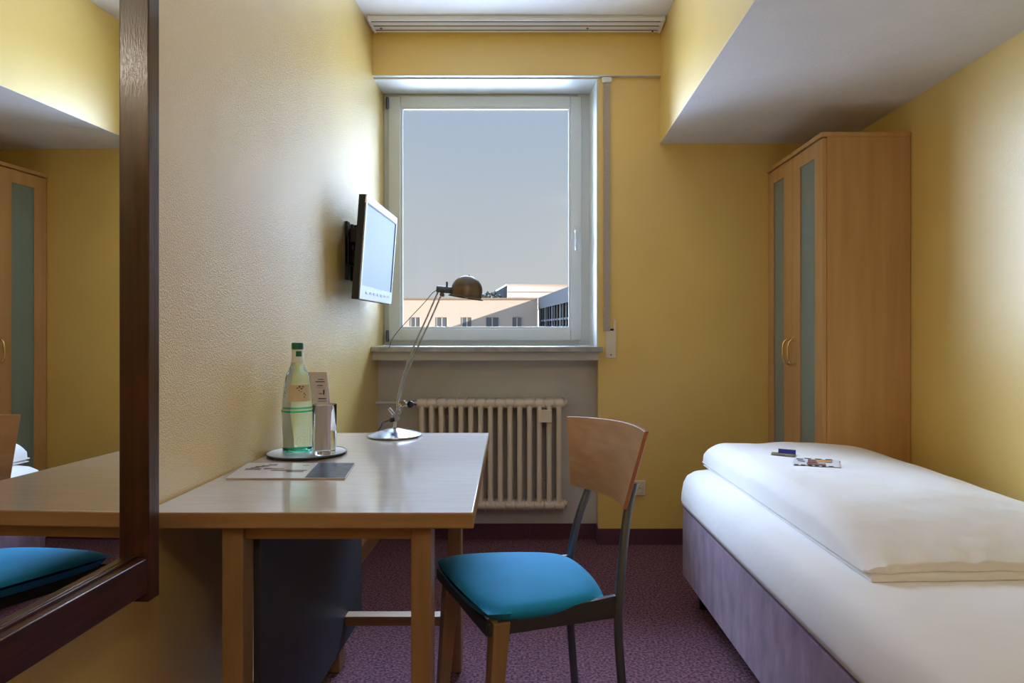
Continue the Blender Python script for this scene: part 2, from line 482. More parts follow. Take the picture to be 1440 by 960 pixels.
def section_mb():
    m = MB()
    for zc in (RZ1 - 0.026, RZ0 + 0.026):
        # hub: rounded slab along Y with swollen middle
        for k in range(1):
            def cap(a, b, kk):
                return (0, 0, 0)
        n = 24
        prof = [(-0.0245, 0.80), (-0.021, 0.94), (-0.012, 1.0), (0.012, 1.0), (0.021, 0.94), (0.0245, 0.80)]
        rings = []
        for x, sc in prof:
            ring = []
            for i in range(n):
                a = 2 * PI * i / n
                yy = 0.030 * (1 if math.cos(a) > 0 else -1) * (abs(math.cos(a)) > 1e-6) + 0.024 * math.cos(a) * sc
                zz = 0.024 * math.sin(a) * sc
                ring.append(m.bm.verts.new((x, yy, zc + zz)))
            rings.append(ring)
        for a, b in zip(rings, rings[1:]):
            for i in range(n):
                m.bm.faces.new((a[i], a[(i + 1) % n], b[(i + 1) % n], b[i]))
        m.bm.faces.new(rings[0][::-1])
        m.bm.faces.new(rings[-1])
    for yy in (-0.036, 0.0, 0.036):
        m.tube([(0, yy, RZ0 + 0.03), (0, yy, RZ0 + 0.06), (0, yy, RZ1 - 0.06), (0, yy, RZ1 - 0.03)], [0.0165, 0.0138, 0.0138, 0.0165], seg=16)
    # thin weld seam fin
    m.box(0.0245, 0.0276, -0.050, 0.050, RZ1 - 0.050, RZ1 + 0.0015)
    m.box(0.0245, 0.0276, -0.050, 0.050, RZ0 - 0.004, RZ0 + 0.048)
    return m


sec = section_mb().build('section', 'radiator', rad)
sec.location = (RX0 - rad.location.x, 0, 0)
for i in range(1, 15):
    o = sec.copy()
    COL.objects.link(o)
    o.parent = rad
    o.location = (RX0 + i * pitch - rad.location.x, 0, 0)
xe = RX0 + 14 * pitch + 0.026
for z in (RZ1 - 0.026, RZ0 + 0.026):
    MB().lathe([(0, 0), (0.021, 0), (0.021, 0.010), (0.015, 0.013), (0.015, 0.020), (0, 0.020)], (xe, RY, z), 20, Matrix.Rotation(PI / 2, 3, 'Y')).build('end_plug', 'radiator', rad, True)
MB().tube([(XL + 0.002, RY, RZ1 - 0.026), (RX0 - 0.06, RY, RZ1 - 0.026)], 0.0095).build('pipe', 'niche', rad, True)
v = MB()
v.cyl((RX0 - 0.075, RY, RZ1 - 0.026), (RX0 - 0.026, RY, RZ1 - 0.026), 0.014)
v.cyl((RX0 - 0.055, RY, RZ1 - 0.03), (RX0 - 0.055, RY - 0.05, RZ1 - 0.03), 0.013)
v.build('valve', 'chrome', rad, True)
m_ = MB()
m_.box((757 - 755) * 3.76 / 1000, (776 - 755) * 3.76 / 1000, 3.748, 3.764, at(0, 594, 3.75).z, at(0, 576, 3.75).z)
hm = m_.build('heat_meter', 'radiator', rad, True, bevel=0.003)
for xx in (RX0 + 2 * pitch, RX0 + 12 * pitch):
    for zz in (0.30, 0.66):
        B(xx + 0.020, xx + 0.032, RY + 0.02, YN - 0.0005, zz, zz + 0.02).build('wall_bracket', 'radiator', rad, True)

# ------------------------------------------------------------------ mirror
MYAW = 0.03                                  # the far end of the mirror stands a little further off the wall
mi = thing('wall_mirror', (-0.80, 1.411, 0.599), 'large wall mirror in a dark mahogany frame beside the desk', 'mirror', -MYAW)
FX, ML = 0.030, -1.20                        # front of the frame, near end (mirror coordinates)
MT, Za, Zb = 1.55, 0.019, 0.088


def mbox(*v):
    return B(*v)


MB().hexa([(-0.006, ML + 0.01, 0.02), (-0.006, 0.030, 0.02), (-0.063, 0.030, 0.02), (-0.0265, ML + 0.01, 0.02),
           (-0.006, ML + 0.01, MT - 0.02), (-0.006, 0.030, MT - 0.02), (-0.063, 0.030, MT - 0.02), (-0.0265, ML + 0.01, MT - 0.02)]).build('backing_wedge', 'mahogany', mi)
mbox(-0.006, 0.0, ML + 0.02, 0.004, 0.04, MT - 0.03).build('mirror_glass', 'mirror', mi)
for ya, yb in ((0.0, 0.039), (ML, ML + 0.042)):
    mbox(-0.010, FX, ya, yb, 0.0, MT).build('side_post', 'mahogany', mi, bevel=0.0025)
for za, zb, nm in ((Za, Zb, 'bottom_rail'), (MT - 0.088, MT - 0.019, 'top_rail')):
    mbox(-0.004, FX - 0.0015, ML + 0.042, 0.0, za, zb).build(nm, 'mahogany_h', mi, bevel=0.0025)
mbox(0.0005, 0.008, ML + 0.042, -0.0005, Zb + 0.0003, Zb + 0.005).build('inner_lip', 'mahogany_h', mi, bevel=0.001)

# ------------------------------------------------------------------ desk
ZT = 0.74
dk = thing('desk', (-0.5, 2.15, 0), 'beech desk with a glossy pale top against the textured yellow wall', 'desk')
top = MB().hexa([(XL + 0.002, 1.553, ZT - 0.036), (-0.138, 1.553, ZT - 0.036), (-0.184, 2.752, ZT - 0.036), (XL + 0.002, 2.752, ZT - 0.036),
                 (XL + 0.002, 1.553, ZT), (-0.138, 1.553, ZT), (-0.184, 2.752, ZT), (XL + 0.002, 2.752, ZT)])
o = top.build('desk_top', ['desk_top', 'beech_h'], dk, True, bevel=0.004)
for pgn in o.data.polygons:
    if pgn.normal.z < 0.5:
        pgn.material_index = 1
for (xa, xb, ya, yb) in ((-0.7015, -0.655, 1.582, 1.642), (-0.2805, -0.2355, 1.582, 1.642), (-0.698, -0.655, 2.36, 2.42), (-0.296, -0.252, 2.36, 2.42)):
    B(xa, xb, ya, yb, 0.0, ZT - 0.037).build('leg', 'beech', dk, True, bevel=0.003)
a = MB()
a.box(-0.656, -0.279, 1.600, 1.622, 0.668, ZT - 0.037)
a.build('apron', 'beech_h', dk, True, bevel=0.002)
B(-0.656, -0.295, 2.38, 2.40, 0.668, ZT - 0.037).build('apron', 'beech_h', dk, True, bevel=0.002)
B(-0.280, -0.258, 1.640, 2.362, 0.668, ZT - 0.037).build('apron', 'beech', dk, True, bevel=0.002)
B(-0.657, -0.294, 2.37, 2.418, 0.152, 0.1825).build('cross_rail', 'beech_h', dk, True, bevel=0.002)
pn = B(-0.656, -0.640, 1.645, 2.60, 0.09, ZT - 0.037).build('side_panel', 'slate', dk, True, bevel=0.002)
pn['label'] = 'slate blue panel under the desk top'

# ------------------------------------------------------------------ desk lamp
YLp = 2.66
LX = (555 - 755) * YLp / 1000
lp = thing('desk_lamp', (LX, YLp, ZT), 'satin metal desk lamp with a domed shade at the window end of the desk', 'lamp')
prof = [(0, 0.0005), (0.098, 0.0005), (0.101, 0.004), (0.100, 0.008), (0.085, 0.013), (0.055, 0.021), (0.028, 0.028), (0.013, 0.031), (0, 0.031)]
MB().lathe(prof, (LX, YLp, ZT), 56).build('base', 'satin', lp, True)


def L(px, py, dy=0.0):
    q = at(px, py, YLp)
    return Vector((q.x, YLp + dy, q.z))


MB().cyl((LX, YLp, ZT + 0.028), L(557, 585), 0.007).build('stem', 'chrome', lp, True)
j = MB()
j.cyl(L(557, 587, -0.012), L(557, 587, 0.012), 0.014)
j.cyl(L(561, 579, -0.016), L(561, 579, 0.016), 0.010)
j.cyl(L(554, 583), L(547, 574), 0.006)
j.build('lower_joint', 'chrome', lp, True, bevel=0.001)
k = MB()
k.cyl(L(555, 589, -0.006), L(549, 590, -0.012), 0.009)
k.build('lower_knob', 'black', lp, True, bevel=0.001)
j = MB()
j.cyl(L(561, 572, -0.010), L(566, 568, -0.010), 0.008)
j.cyl(L(567, 567, -0.014), L(567, 567, 0.012), 0.012)
j.cyl(L(567, 568), L(576, 568), 0.0065)
j.build('elbow_joint', 'chrome', lp, True, bevel=0.001)
MB().lathe([(0, 0), (0.0125, 0), (0.0125, 0.012), (0.010, 0.014), (0, 0.014)], L(578, 568, -0.006), 20, Matrix.Rotation(PI / 2, 3, 'X')).build('elbow_knob', 'black', lp, True)
arm = [(558, 590), (559, 562), (566, 534), (576, 502), (587, 476), (600, 448), (616, 411)]
for dx, dyy in ((0, -0.006), (5.2, 0.006)):
    pts = [L(x + dx * min(1, max(0.35, (600 - y) / 120.0)), y + dx * 0.25, dyy) for x, y in arm]
    MB().tube(pts, 0.0032, smooth=2).build('arm_rod', 'chrome', lp, True)
hb = MB()
hb.cyl(L(614, 406, 0), L(634, 408, 0), 0.0125)
hb.cyl(L(622, 414, -0.016), L(622, 414, 0.016), 0.008)
hb.cyl(L(628.5, 404), L(628.5, 396), 0.004)
hb.build('head_joint', 'steel', lp, True, bevel=0.001)
tilt = Matrix.Rotation(math.radians(9), 3, 'Y')
sp = []
R = 0.0585
sh_o = L(655, 418)
for i in range(13):
    a = (PI / 2) * i / 12
    sp.append((R * math.sin(a) if i else 0.0, 0.026 + 0.056 * math.cos(a)))
sp += [(R + 0.0005, 0.004), (R + 0.007, -0.001), (R + 0.007, -0.003), (R - 0.001, 0.0), (R - 0.002, 0.024)]
for i in range(12, -1, -1):
    a = (PI / 2) * i / 12
    sp.append(((R - 0.003) * math.sin(a) if i else 0.0, 0.024 + 0.053 * math.cos(a)))
MB().lathe(sp, sh_o, 48, tilt).build('lamp_shade', 'bronze', lp, True, angle=50)
MB().ball(sh_o + tilt @ Vector((0, 0, 0.022)), 0.020, 0.020, 0.026).build('bulb', 'white_paint', lp, True)
MB().ball(sh_o + tilt @ Vector((0, 0, 0.083)), 0.004).build('vent_knob', 'chrome', lp, True)
cab = [L(616, 407, 0.012), L(608, 410, 0.015), L(597, 424, 0.02), L(575, 446, 0.03), L(556, 466, 0.04), L(547, 478, 0.045), L(544, 490, 0.04)]
MB().tube(cab, 0.0013, seg=8, smooth=2).build('cable', 'cable', lp, True)
MB().tube([L(549, 590, -0.008), L(541, 593, 0.01), L(533, 597, 0.05), L(531.5, 601, 0.07), (at(531.2, 608, 2.735).x, 2.735, ZT + 0.004)], 0.0028, seg=8, smooth=1).build('cable', 'cable', lp, True)

# ------------------------------------------------------------------ tray, bottle, tumbler, tent card, brochure
ty, tx, tr = 2.28, -0.737, 0.124
tray = thing('serving_tray', (tx, ty, ZT), 'round white tray with a dark rim carrying bottle and tumbler on the desk', 'tray')
MB().lathe([(0, 0.0075), (tr - 0.008, 0.0075), (tr - 0.004, 0.009), (tr - 0.004, 0.004), (0, 0.004)], (tx, ty, ZT), 72).build('tray_plate', 'tray', tray, True)
MB().lathe([(0, 0.0005), (tr - 0.012, 0.0005), (tr, 0.005), (tr, 0.009), (tr - 0.0035, 0.0098), (tr - 0.004, 0.004), (0, 0.004)], (tx, ty, ZT), 72).build('tray_rim', 'tray_rim', tray, True)
TZ = ZT + 0.0078

by = 2.30
bx = (418.5 - 755) * by / 1000
bo = thing('water_bottle', (bx, by, TZ), 'pale green glass water bottle with a green cap on the round tray', 'bottle')
kk = by / 1000.0
prof = [(0, 0.008), (0.030, 0.006), (0.036, 0.0006), (0.041, 0.002), (19.6 * kk, 0.011), (20.0 * kk, 0.05), (21.0 * kk, 0.10), (21.6 * kk, 0.128), (21.6 * kk, 0.134),
        (20.8 * kk, 0.142), (20.2 * kk, 0.165), (19.1 * kk, 0.190), (17.7 * kk, 0.215), (16.2 * kk, 0.238), (14.4 * kk, 0.250), (11.4 * kk, 0.262), (9.6 * kk, 0.274), (8.2 * kk, 0.286), (7.5 * kk, 0.300),
        (7.0 * kk, 0.325), (6.6 * kk, 0.338), (0, 0.338)]
MB().lathe(prof, (bx, by, TZ), 56).build('bottle_body', 'bottle', bo, True, angle=60)
MB().lathe([(0.0418, 0.0008), (19.9 * kk, 0.004), (20.2 * kk, 0.012), (20.05 * kk, 0.0135), (19.5 * kk, 0.0125), (0.0418, 0.0025), (0.0418, 0.0008)], (bx, by, TZ), 56).build('foot_ring', 'bottle_foot', bo, True)
MB().lathe([(21.75 * kk, 0.128), (22.1 * kk, 0.131), (21.75 * kk, 0.134), (21.4 * kk, 0.131), (21.75 * kk, 0.128)], (bx, by, TZ), 56).build('shoulder_ring', 'bottle_foot', bo, True)
MB().lathe([(7.5 * kk, 0.328), (7.9 * kk, 0.329), (7.9 * kk, 0.347), (7.4 * kk, 0.349), (0, 0.349), (0, 0.336), (7.0 * kk, 0.336), (7.5 * kk, 0.328)], (bx, by, TZ), 40).build('cap', 'green', bo, True)
MB().lathe([(8.4 * kk, 0.2845), (8.7 * kk, 0.286), (7.95 * kk, 0.300), (7.6 * kk, 0.327), (7.05 * kk, 0.327), (7.6 * kk, 0.300), (8.4 * kk, 0.2845)], (bx, by, TZ), 40).build('neck_label', 'neck_label', bo, True)


def curved_patch(r0, r1, z0, z1, a0, a1, off, th=0.0006, n=16):
    m = MB()

    def f(u, v):
        a = a0 + (a1 - a0) * u
        r = (r0 + (r1 - r0) * v) + off
        return (bx + r * math.cos(a), by + r * math.sin(a), TZ + z0 + (z1 - z0) * v)

    def f2(u, v):
        a = a0 + (a1 - a0) * u
        r = (r0 + (r1 - r0) * v) + off - th
        return (bx + r * math.cos(a), by + r * math.sin(a), TZ + z0 + (z1 - z0) * v)
    m.grid(f, n, 4)
    m.grid(f2, n, 4, True)
    return m


D = math.radians
curved_patch(7.85 * kk, 7.65 * kk, 0.305, 0.3225, D(-88), D(-30), 0.0006).build('neck_emblem', 'green', bo, True)
curved_patch(20.2 * kk, 17.8 * kk, 0.163, 0.216, D(-112), D(-12), 0.0012).build('front_label', 'label', bo, True)
mk = MB()
for i, (a_, z_, wd, hh) in enumerate(((-72, 0.200, 6, .003), (-64, 0.203, 5, .006), (-56, 0.198, 7, .003), (-66, 0.193, 4, .003), (-50, 0.204, 6, .003), (-58, 0.189, 4, .002), (-46, 0.183, 4, .003), (-42, 0.178, 4, .003), (-47, 0.172, 5, .002))):
    z_ += 0.004
    t_ = (z_ - 0.163) / 0.053
    rr = (20.2 + (17.8 - 20.2) * t_) * kk + 0.0019
    aa = D(a_)
    tdir = Vector((-math.sin(aa), math.cos(aa), 0))
    c_ = Vector((bx + rr * math.cos(aa), by + rr * math.sin(aa), TZ + z_))
    nn = Vector((math.cos(aa), math.sin(aa), 0)) * 0.0004
    w2 = wd * 0.0005
    mk.faces([c_ - tdir * w2 + nn, c_ + tdir * w2 + nn, c_ + tdir * w2 + nn + Vector((0, 0, hh)), c_ - tdir * w2 + nn + Vector((0, 0, hh))], [(0, 1, 2, 3)])
mk.build('label_print', 'ink', bo, True)

gy = 2.235
gx = (456.5 - 755) * gy / 1000
tg = [(0, 0.0006), (0.031, 0.0006), (0.0335, 0.004), (0.0375, 0.155), (0.0368, 0.157), (0.0358, 0.155), (0.0318, 0.016), (0.026, 0.013), (0, 0.012)]
tm = MB().lathe(tg, (0, 0, 0), 56).build('drinking_glass', 'tumbler', angle=60)
tm.location = (gx, gy, TZ)
tag(tm, 'clear straight drinking glass on the round tray beside the bottle', 'glass')

cy_ = 2.475
cx_ = (446 - 755) * cy_ / 1000
cd = thing('tent_card', (cx_, cy_, ZT), 'pinkish folded tent card standing behind the bottle and drinking glass', 'card')
hgt = at(0, 523, cy_).z - ZT
m_ = MB()
wt, wb, dp = 0.034, 0.050, 0.035
for s1 in (-1, 1):
    m_.hexa([(cx_ - wb, cy_ + s1 * dp - 0.0008, ZT + 0.0005), (cx_ + wb, cy_ + s1 * dp - 0.0008, ZT + 0.0005), (cx_ + wb, cy_ + s1 * dp + 0.0008, ZT + 0.0005), (cx_ - wb, cy_ + s1 * dp + 0.0008, ZT + 0.0005),
             (cx_ - wt, cy_ - 0.0008, ZT + hgt), (cx_ + wt, cy_ - 0.0008, ZT + hgt), (cx_ + wt, cy_ + 0.0008, ZT + hgt), (cx_ - wt, cy_ + 0.0008, ZT + hgt)])
m_.build('card_sheet', 'card', cd, True)
m_ = MB()


def onface(u, f):        # u across in metres, f = fraction of height
    return Vector((cx_ + u, cy_ - dp * (1 - f) - 0.0016, ZT + hgt * f))


for (u0, u1, f0, f1) in ((0.004, 0.024, 0.895, 0.905), (-0.004, 0.028, 0.862, 0.874), (0.002, 0.022, 0.81, 0.822), (0.0, 0.026, 0.785, 0.789), (0.024, 0.029, 0.69, 0.76),
                         (0.010, 0.021, 0.70, 0.712), (0.008, 0.036, 0.632, 0.646), (0.006, 0.038, 0.60, 0.606)):
    m_.faces([onface(u0, f0), onface(u1, f0), onface(u1, f1), onface(u0, f1)], [(0, 1, 2, 3)])
m_.build('card_print', 'ink', cd, True)

br = thing('brochure', (-0.68, 2.0, ZT), 'glossy open brochure lying flat on the desk in front of the round tray', 'brochure')
bz = ZT + 0.0008
q0, q1, q2, q3 = (-0.829, 1.896), (-0.512, 1.896), (-0.540, 2.110), (-0.858, 2.110)


def bq(u, v):
    x = (q0[0] * (1 - u) + q1[0] * u) * (1 - v) + (q3[0] * (1 - u) + q2[0] * u) * v
    y = q0[1] * (1 - v) + q3[1] * v
    return (x, y)


def bpatch(mb, u0, u1, v0, v1, z0, z1, sk=0.0):
    ps = [bq(u0, v0), bq(u1, v0), bq(u1 + sk, v1), bq(u0 + sk, v1)]
    mb.hexa([(p[0], p[1], z0) for p in ps] + [(p[0], p[1], z1) for p in ps])


m_ = MB()
bpatch(m_, 0, 1, 0, 1, bz, bz + 0.0035)
m_.build('pages', 'paper', br, True)
m_ = MB()
bpatch(m_, 0.66, 0.998, 0.02, 0.99, bz + 0.0036, bz + 0.0040)
m_.build('photo_panel', 'photo_dark', br, True)
for u0, u1, v0, v1 in ((0.06, 0.20, 0.50, 0.60), (0.09, 0.17, 0.60, 0.68), (0.12, 0.2, 0.68, 0.76), (0.17, 0.24, 0.72, 0.82), (0.22, 0.30, 0.80, 0.90), (0.22, 0.40, 0.55, 0.62), (0.3, 0.62, 0.45, 0.50), (0.45, 0.60, 0.36, 0.44), (0.54, 0.6, 0.80, 0.83)):
    m_ = MB()
    bpatch(m_, u0, u1, v0, v1, bz + 0.0036, bz + 0.0038)
    m_.build('page_print', 'ink_brown', br, True)

# ------------------------------------------------------------------ television
tvr = thing('television', (XL, 3.365, 1.495), 'flat screen television with silver bezel on a black bracket above the desk', 'television')
Y0, Y1, Z0, Z1 = 3.04, 3.70, 1.271, 1.719
XT, XBt = -0.727, -0.760                                   # front plane at top and bottom


def tv_pt(y, z, d):      # d = depth behind the front plane
    f = (z - Z0) / (Z1 - Z0)
    return (XBt + (XT - XBt) * f - d, y, z)


def tv_box(mb, y0, y1, z0, z1, d0, d1):
    # d0 front, d1 back
    mb.hexa([tv_pt(y0, z0, d1), tv_pt(y0, z0, d0), tv_pt(y1, z0, d0), tv_pt(y1, z0, d1), tv_pt(y0, z1, d1), tv_pt(y0, z1, d0), tv_pt(y1, z1, d0), tv_pt(y1, z1, d1)])
    return mb


tv_box(MB(), Y0, Y1, Z0, Z1, 0.004, 0.034).build('casing', 'tv_black', tvr, True, bevel=0.003)
tv_box(MB(), Y0 + 0.12, Y1 - 0.12, Z0 + 0.08, Z1 - 0.08, 0.034, 0.050).build('back_housing', 'tv_black', tvr, True, bevel=0.004)
m_ = MB()
bt, bb, bs = 0.036, 0.058, 0.022
tv_box(m_, Y0, Y1, Z1 - bt, Z1, -0.002, 0.004)
tv_box(m_, Y0, Y1, Z0, Z0 + bb, -0.002, 0.004)
tv_box(m_, Y0, Y0 + bs, Z0 + bb, Z1 - bt, -0.002, 0.004)
tv_box(m_, Y1 - bs, Y1, Z0 + bb, Z1 - bt, -0.002, 0.004)
m_.build('bezel', 'tv_silver', tvr, True, bevel=0.0015)
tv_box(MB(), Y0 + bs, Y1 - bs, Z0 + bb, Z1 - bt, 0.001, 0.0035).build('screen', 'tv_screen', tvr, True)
m_ = MB()
tv_box(m_, Y0 + bs, Y1 - bs, Z1 - bt - 0.004, Z1 - bt + 0.003, -0.003, 0.002)
tv_box(m_, Y1 - bs - 0.010, Y1 - bs + 0.002, Z0 + bb, Z1 - bt, -0.003, 0.002)
m_.build('screen_edge', 'tv_black', tvr, True)
for i in range(7):
    y_ = Y0 + 0.10 + i * 0.075
    tv_box(MB(), y_, y_ + 0.040, Z0 + 0.026, Z0 + 0.038, -0.0045, -0.0018).build('glare_mark', 'satin', tvr, True, bevel=0.001)  # satin marks stand in for the jagged glare on the bottom bezel
m_ = MB()
m_.box(XL + 0.001, XL + 0.014, 3.20, 3.24, 1.365, 1.628)
m_.box(XL + 0.001, XL + 0.014, 3.30, 3.34, 1.365, 1.628)
m_.box(XL + 0.003, XL + 0.018, 3.20, 3.34, 1.43, 1.56)
m_.build('wall_plate', 'black', tvr, True, bevel=0.002)
m_ = MB()
m_.box(XL + 0.014, XL + 0.075, 3.235, 3.33, 1.535, 1.60)
m_.box(XL + 0.014, XL + 0.060, 3.25, 3.32, 1.44, 1.50)
m_.cyl((XL + 0.035, 3.28, 1.42), (XL + 0.035, 3.28, 1.62), 0.014)
m_.box(XL + 0.050, XL + 0.066, 3.20, 3.48, 1.40, 1.59)
m_.build('mount_arm', 'black', tvr, True, bevel=0.002)

# ------------------------------------------------------------------ chair
sA, sB, sC, sD = Vector((-0.326, 2.115)), Vector((-0.122, 1.655)), Vector((0.190, 1.790)), Vector((0.086, 2.145))
ch = thing('desk_chair', (-0.02, 1.92, 0), 'chair with turquoise seat and curved plywood back, drawn up to the desk', 'chair')
SZ = 0.466


def quad(u, v):       # u: near(B/C)->far(A/D) ; v: front(A/B)->rear(C/D)
    a = sB.lerp(sA, u)
    b = sC.lerp(sD, u)
    return a.lerp(b, v)


def seat_pt(u, v, z):
    # rounded-corner squircle mapping of the unit square
    x, y = 2 * u - 1, 2 * v - 1
    k = 0.19
    X = x * math.sqrt(max(0, 1 - k * y * y * 2 / 2))
    Yv = y * math.sqrt(max(0, 1 - k * x * x * 2 / 2))
    p = quad((X + 1) / 2, (Yv + 1) / 2)
    return Vector((p.x, p.y, z))


def seat_top(u, v):
    x, y = abs(2 * u - 1), abs(2 * v - 1)
    e_ = max(x ** 6, y ** 6)
    e_ = min(1.0, (x ** 7 + y ** 7))
    crown = 0.018 * (1 - x * x) * (1 - y * y * 0.6)
    return seat_pt(u, v, SZ - 0.002 + crown + 0.016 * math.sqrt(max(0.0, 1 - e_)))


def seat_bot(u, v):
    x, y = abs(2 * u - 1), abs(2 * v - 1)
    e_ = min(1.0, (x ** 7 + y ** 7))
    return seat_pt(u, v, SZ - 0.002 - 0.026 * math.sqrt(max(0.0, 1 - e_ ** 3)))


m_ = MB()
m_.grid(seat_top, 36, 36)
m_.grid(seat_bot, 36, 36, True)
m_.build('seat', 'teal', ch, True, angle=80)


def inset(u, v, z):
    p = quad(0.06 + 0.88 * u, 0.05 + 0.90 * v)
    return Vector((p.x, p.y, z))


# backrest: curved ply panel
bn, bf = Vector((0.268, 1.735)), Vector((0.098, 2.215))     # near / far top corners
lean = Vector((0.94, 0.34))                                  # backwards direction


def back_pt(u, v, off):
    # u near->far, v bottom->top
    base = bn.lerp(bf, u)
    sag = 0.045 * (1 - (2 * u - 1) ** 2)
    narrow = 0.034 * (1 - v)
    c = base + lean * (sag - (0.043 * (1 - u) + 0.002 * u) * (1 - v) + off)
    along = (bf - bn).normalized()
    c += along * (0.5 - u) * 2 * narrow
    zt = 0.891 - 0.022 * u + 0.005 * (1 - (2 * u - 1) ** 2)
    zb = 0.696 - 0.034 * u - 0.004 * (1 - (2 * u - 1) ** 2)
    return Vector((c.x, c.y, zb + (zt - zb) * v))


m_ = MB()
nu, nv = 24, 8
for off, fl in ((-0.006, False), (0.006, True)):
    m_.grid(lambda u, v: back_pt(u, v, off), nu, nv, fl)
m_.bm.verts.ensure_lookup_table()
W_ = (nv + 1)
n1 = (nu + 1) * W_
V = list(m_.bm.verts)
loop = [(i, 0) for i in range(nu)] + [(nu, j_) for j_ in range(nv)] + [(i, nv) for i in range(nu, 0, -1)] + [(0, j_) for j_ in range(nv, 0, -1)]
for a_, b_ in zip(loop, loop[1:] + loop[:1]):
    ia, ib = a_[0] * W_ + a_[1], b_[0] * W_ + b_[1]
    fc = m_.bm.faces.new((V[ia], V[ib], V[n1 + ib], V[n1 + ia]))
    fc.material_index = 1
m_.build('backrest', ['ply', 'ply_edge'], ch, True, bevel=0.0015)

# rear posts: two bent steel tubes from the floor to the backrest
for u_, seatp, low in ((0.17, Vector((0.208, 1.795)), Vector((0.222, 1.790))), (0.86, Vector((0.098, 2.115)), Vector((0.108, 2.118)))):
    b0 = back_pt(u_, 0.28, 0.019)
    b1 = back_pt(u_, 0.0, 0.016)
    pts = [b0, b1, Vector((seatp.x + (b1.x - seatp.x) * 0.45, seatp.y + (b1.y - seatp.y) * 0.45, 0.59)), Vector((seatp.x, seatp.y, 0.47)), Vector((seatp.x - 0.004, seatp.y, 0.38)),
           Vector((low.x - 0.006, low.y, 0.22)), Vector((low.x + 0.012, low.y, 0.0005))]
    MB().tube(pts, 0.0115, smooth=2, seg=14).build('rear_post', 'steel', ch, True)
# steel seat frame: side rails and rear rail
m_ = MB()


def rail(p, q, z0a, z1a, z0b, z1b, th):
    p, q = Vector(p), Vector(q)
    n = Vector((-(q - p).y, (q - p).x)).normalized() * th / 2
    a0, a1, b0, b1 = p - n, p + n, q - n, q + n
    m_.hexa([(a0.x, a0.y, z0a), (b0.x, b0.y, z0b), (b1.x, b1.y, z0b), (a1.x, a1.y, z0a), (a0.x, a0.y, z1a), (b0.x, b0.y, z1b), (b1.x, b1.y, z1b), (a1.x, a1.y, z1a)])


rail(quad(0.06, 0.06), (0.204, 1.799), SZ - 0.055, SZ - 0.026, SZ - 0.052, SZ + 0.004, 0.012)
rail(quad(0.94, 0.06), (0.097, 2.115), SZ - 0.055, SZ - 0.026, SZ - 0.052, SZ + 0.004, 0.012)
rail(quad(0.06, 0.06), quad(0.94, 0.06), SZ - 0.055, SZ - 0.026, SZ - 0.055, SZ - 0.026, 0.012)
rail((0.180, 1.80), (0.085, 2.11), SZ - 0.050, SZ - 0.028, SZ - 0.050, SZ - 0.028, 0.012)
m_.build('seat_frame', 'dark_steel', ch, True)
# wooden front legs, tapered
ax = (sA - sB).normalized()
ay = Vector((ax.y, -ax.x))


def wleg(c, c2, w0, w1):
    m = MB()
    ps = []
    for (cc, ww, zz) in ((c2, w1, 0.0005), (c, w0, SZ - 0.024)):
        for sx, sy in ((-1, -1), (1, -1), (1, 1), (-1, 1)):
            d_ = ax * sx * ww / 2 + ay * sy * ww / 2
            ps.append((cc.x + d_.x, cc.y + d_.y, zz))
    m.hexa(ps)
    return m


fn = Vector((-0.090, 1.708))
wleg(fn, fn + Vector((-0.030, -0.012)), 0.042, 0.028).build('front_leg', 'beech', ch, True, bevel=0.002)
ff = Vector((-0.246, 2.055))
wleg(ff, ff + Vector((-0.035, 0.010)), 0.042, 0.028).build('front_leg', 'beech', ch, True, bevel=0.002)

# ------------------------------------------------------------------ bed
BA = math.radians(2.4)
BO = Vector((0.600, 3.004, 0))
bed = thing('bed', BO, 'single bed with mauve velour base and white sheeted mattress along the yellow wall', 'bed', BA)
BW, BL = 0.89, 1.96


def rrect(x0, x1, y0, y1, r, n=8):
    pts = []
    for cx, cy, a0 in ((x1 - r, y1 - r, 0), (x0 + r, y1 - r, 90), (x0 + r, y0 + r, 180), (x1 - r, y0 + r, 270)):
        for i in range(n + 1):
            a = math.radians(a0 + 90 * i / n)
            pts.append((cx + r * math.cos(a), cy + r * math.sin(a)))
    return pts


def stacked(levels, n=8):        # levels: (inset, z, corner radius)
    m = MB()
    rings = []
    for ins, z, r in levels:
        rings.append([m.bm.verts.new((x, y, z)) for x, y in rrect(ins, BW - ins, -BL + ins, -ins, r, n)])
    for a, b in zip(rings, rings[1:]):
        k = len(a)
        for i in range(k):
            m.bm.faces.new((a[i], a[(i + 1) % k], b[(i + 1) % k], b[i]))
    m.bm.faces.new(rings[0][::-1])
    m.bm.faces.new(rings[-1])
    return m


stacked([(0.008, 0.118, 0.05), (0.003, 0.123, 0.05), (0.004, 0.20, 0.05), (0.004, 0.30, 0.05), (0.006, 0.393, 0.05), (0.02, 0.398, 0.045)]).build('bed_base', 'velour', bed)
stacked([(0.018, 0.3985, 0.05), (0.008, 0.3985, 0.05), (0.008, 0.4055, 0.05), (0.018, 0.4055, 0.05)]).build('piping', 'piping', bed)
mt = stacked([(0.016, 0.406, 0.05), (0.002, 0.410, 0.06), (-0.003, 0.430, 0.06), (-0.002, 0.465, 0.065), (0.004, 0.505, 0.065), (0.016, 0.535, 0.065), (0.034, 0.552, 0.07), (0.060, 0.561, 0.08), (0.11, 0.565, 0.10)])
mt.build('mattress', 'linen', bed, angle=80)
for fx in (0.08, BW - 0.08):
    for fy in (-0.10, -BL + 0.10):
        MB().lathe([(0, 0.0005), (0.020, 0.0005), (0.026, 0.117), (0, 0.117)], (fx, fy, 0), 20).build('foot', 'black', bed)

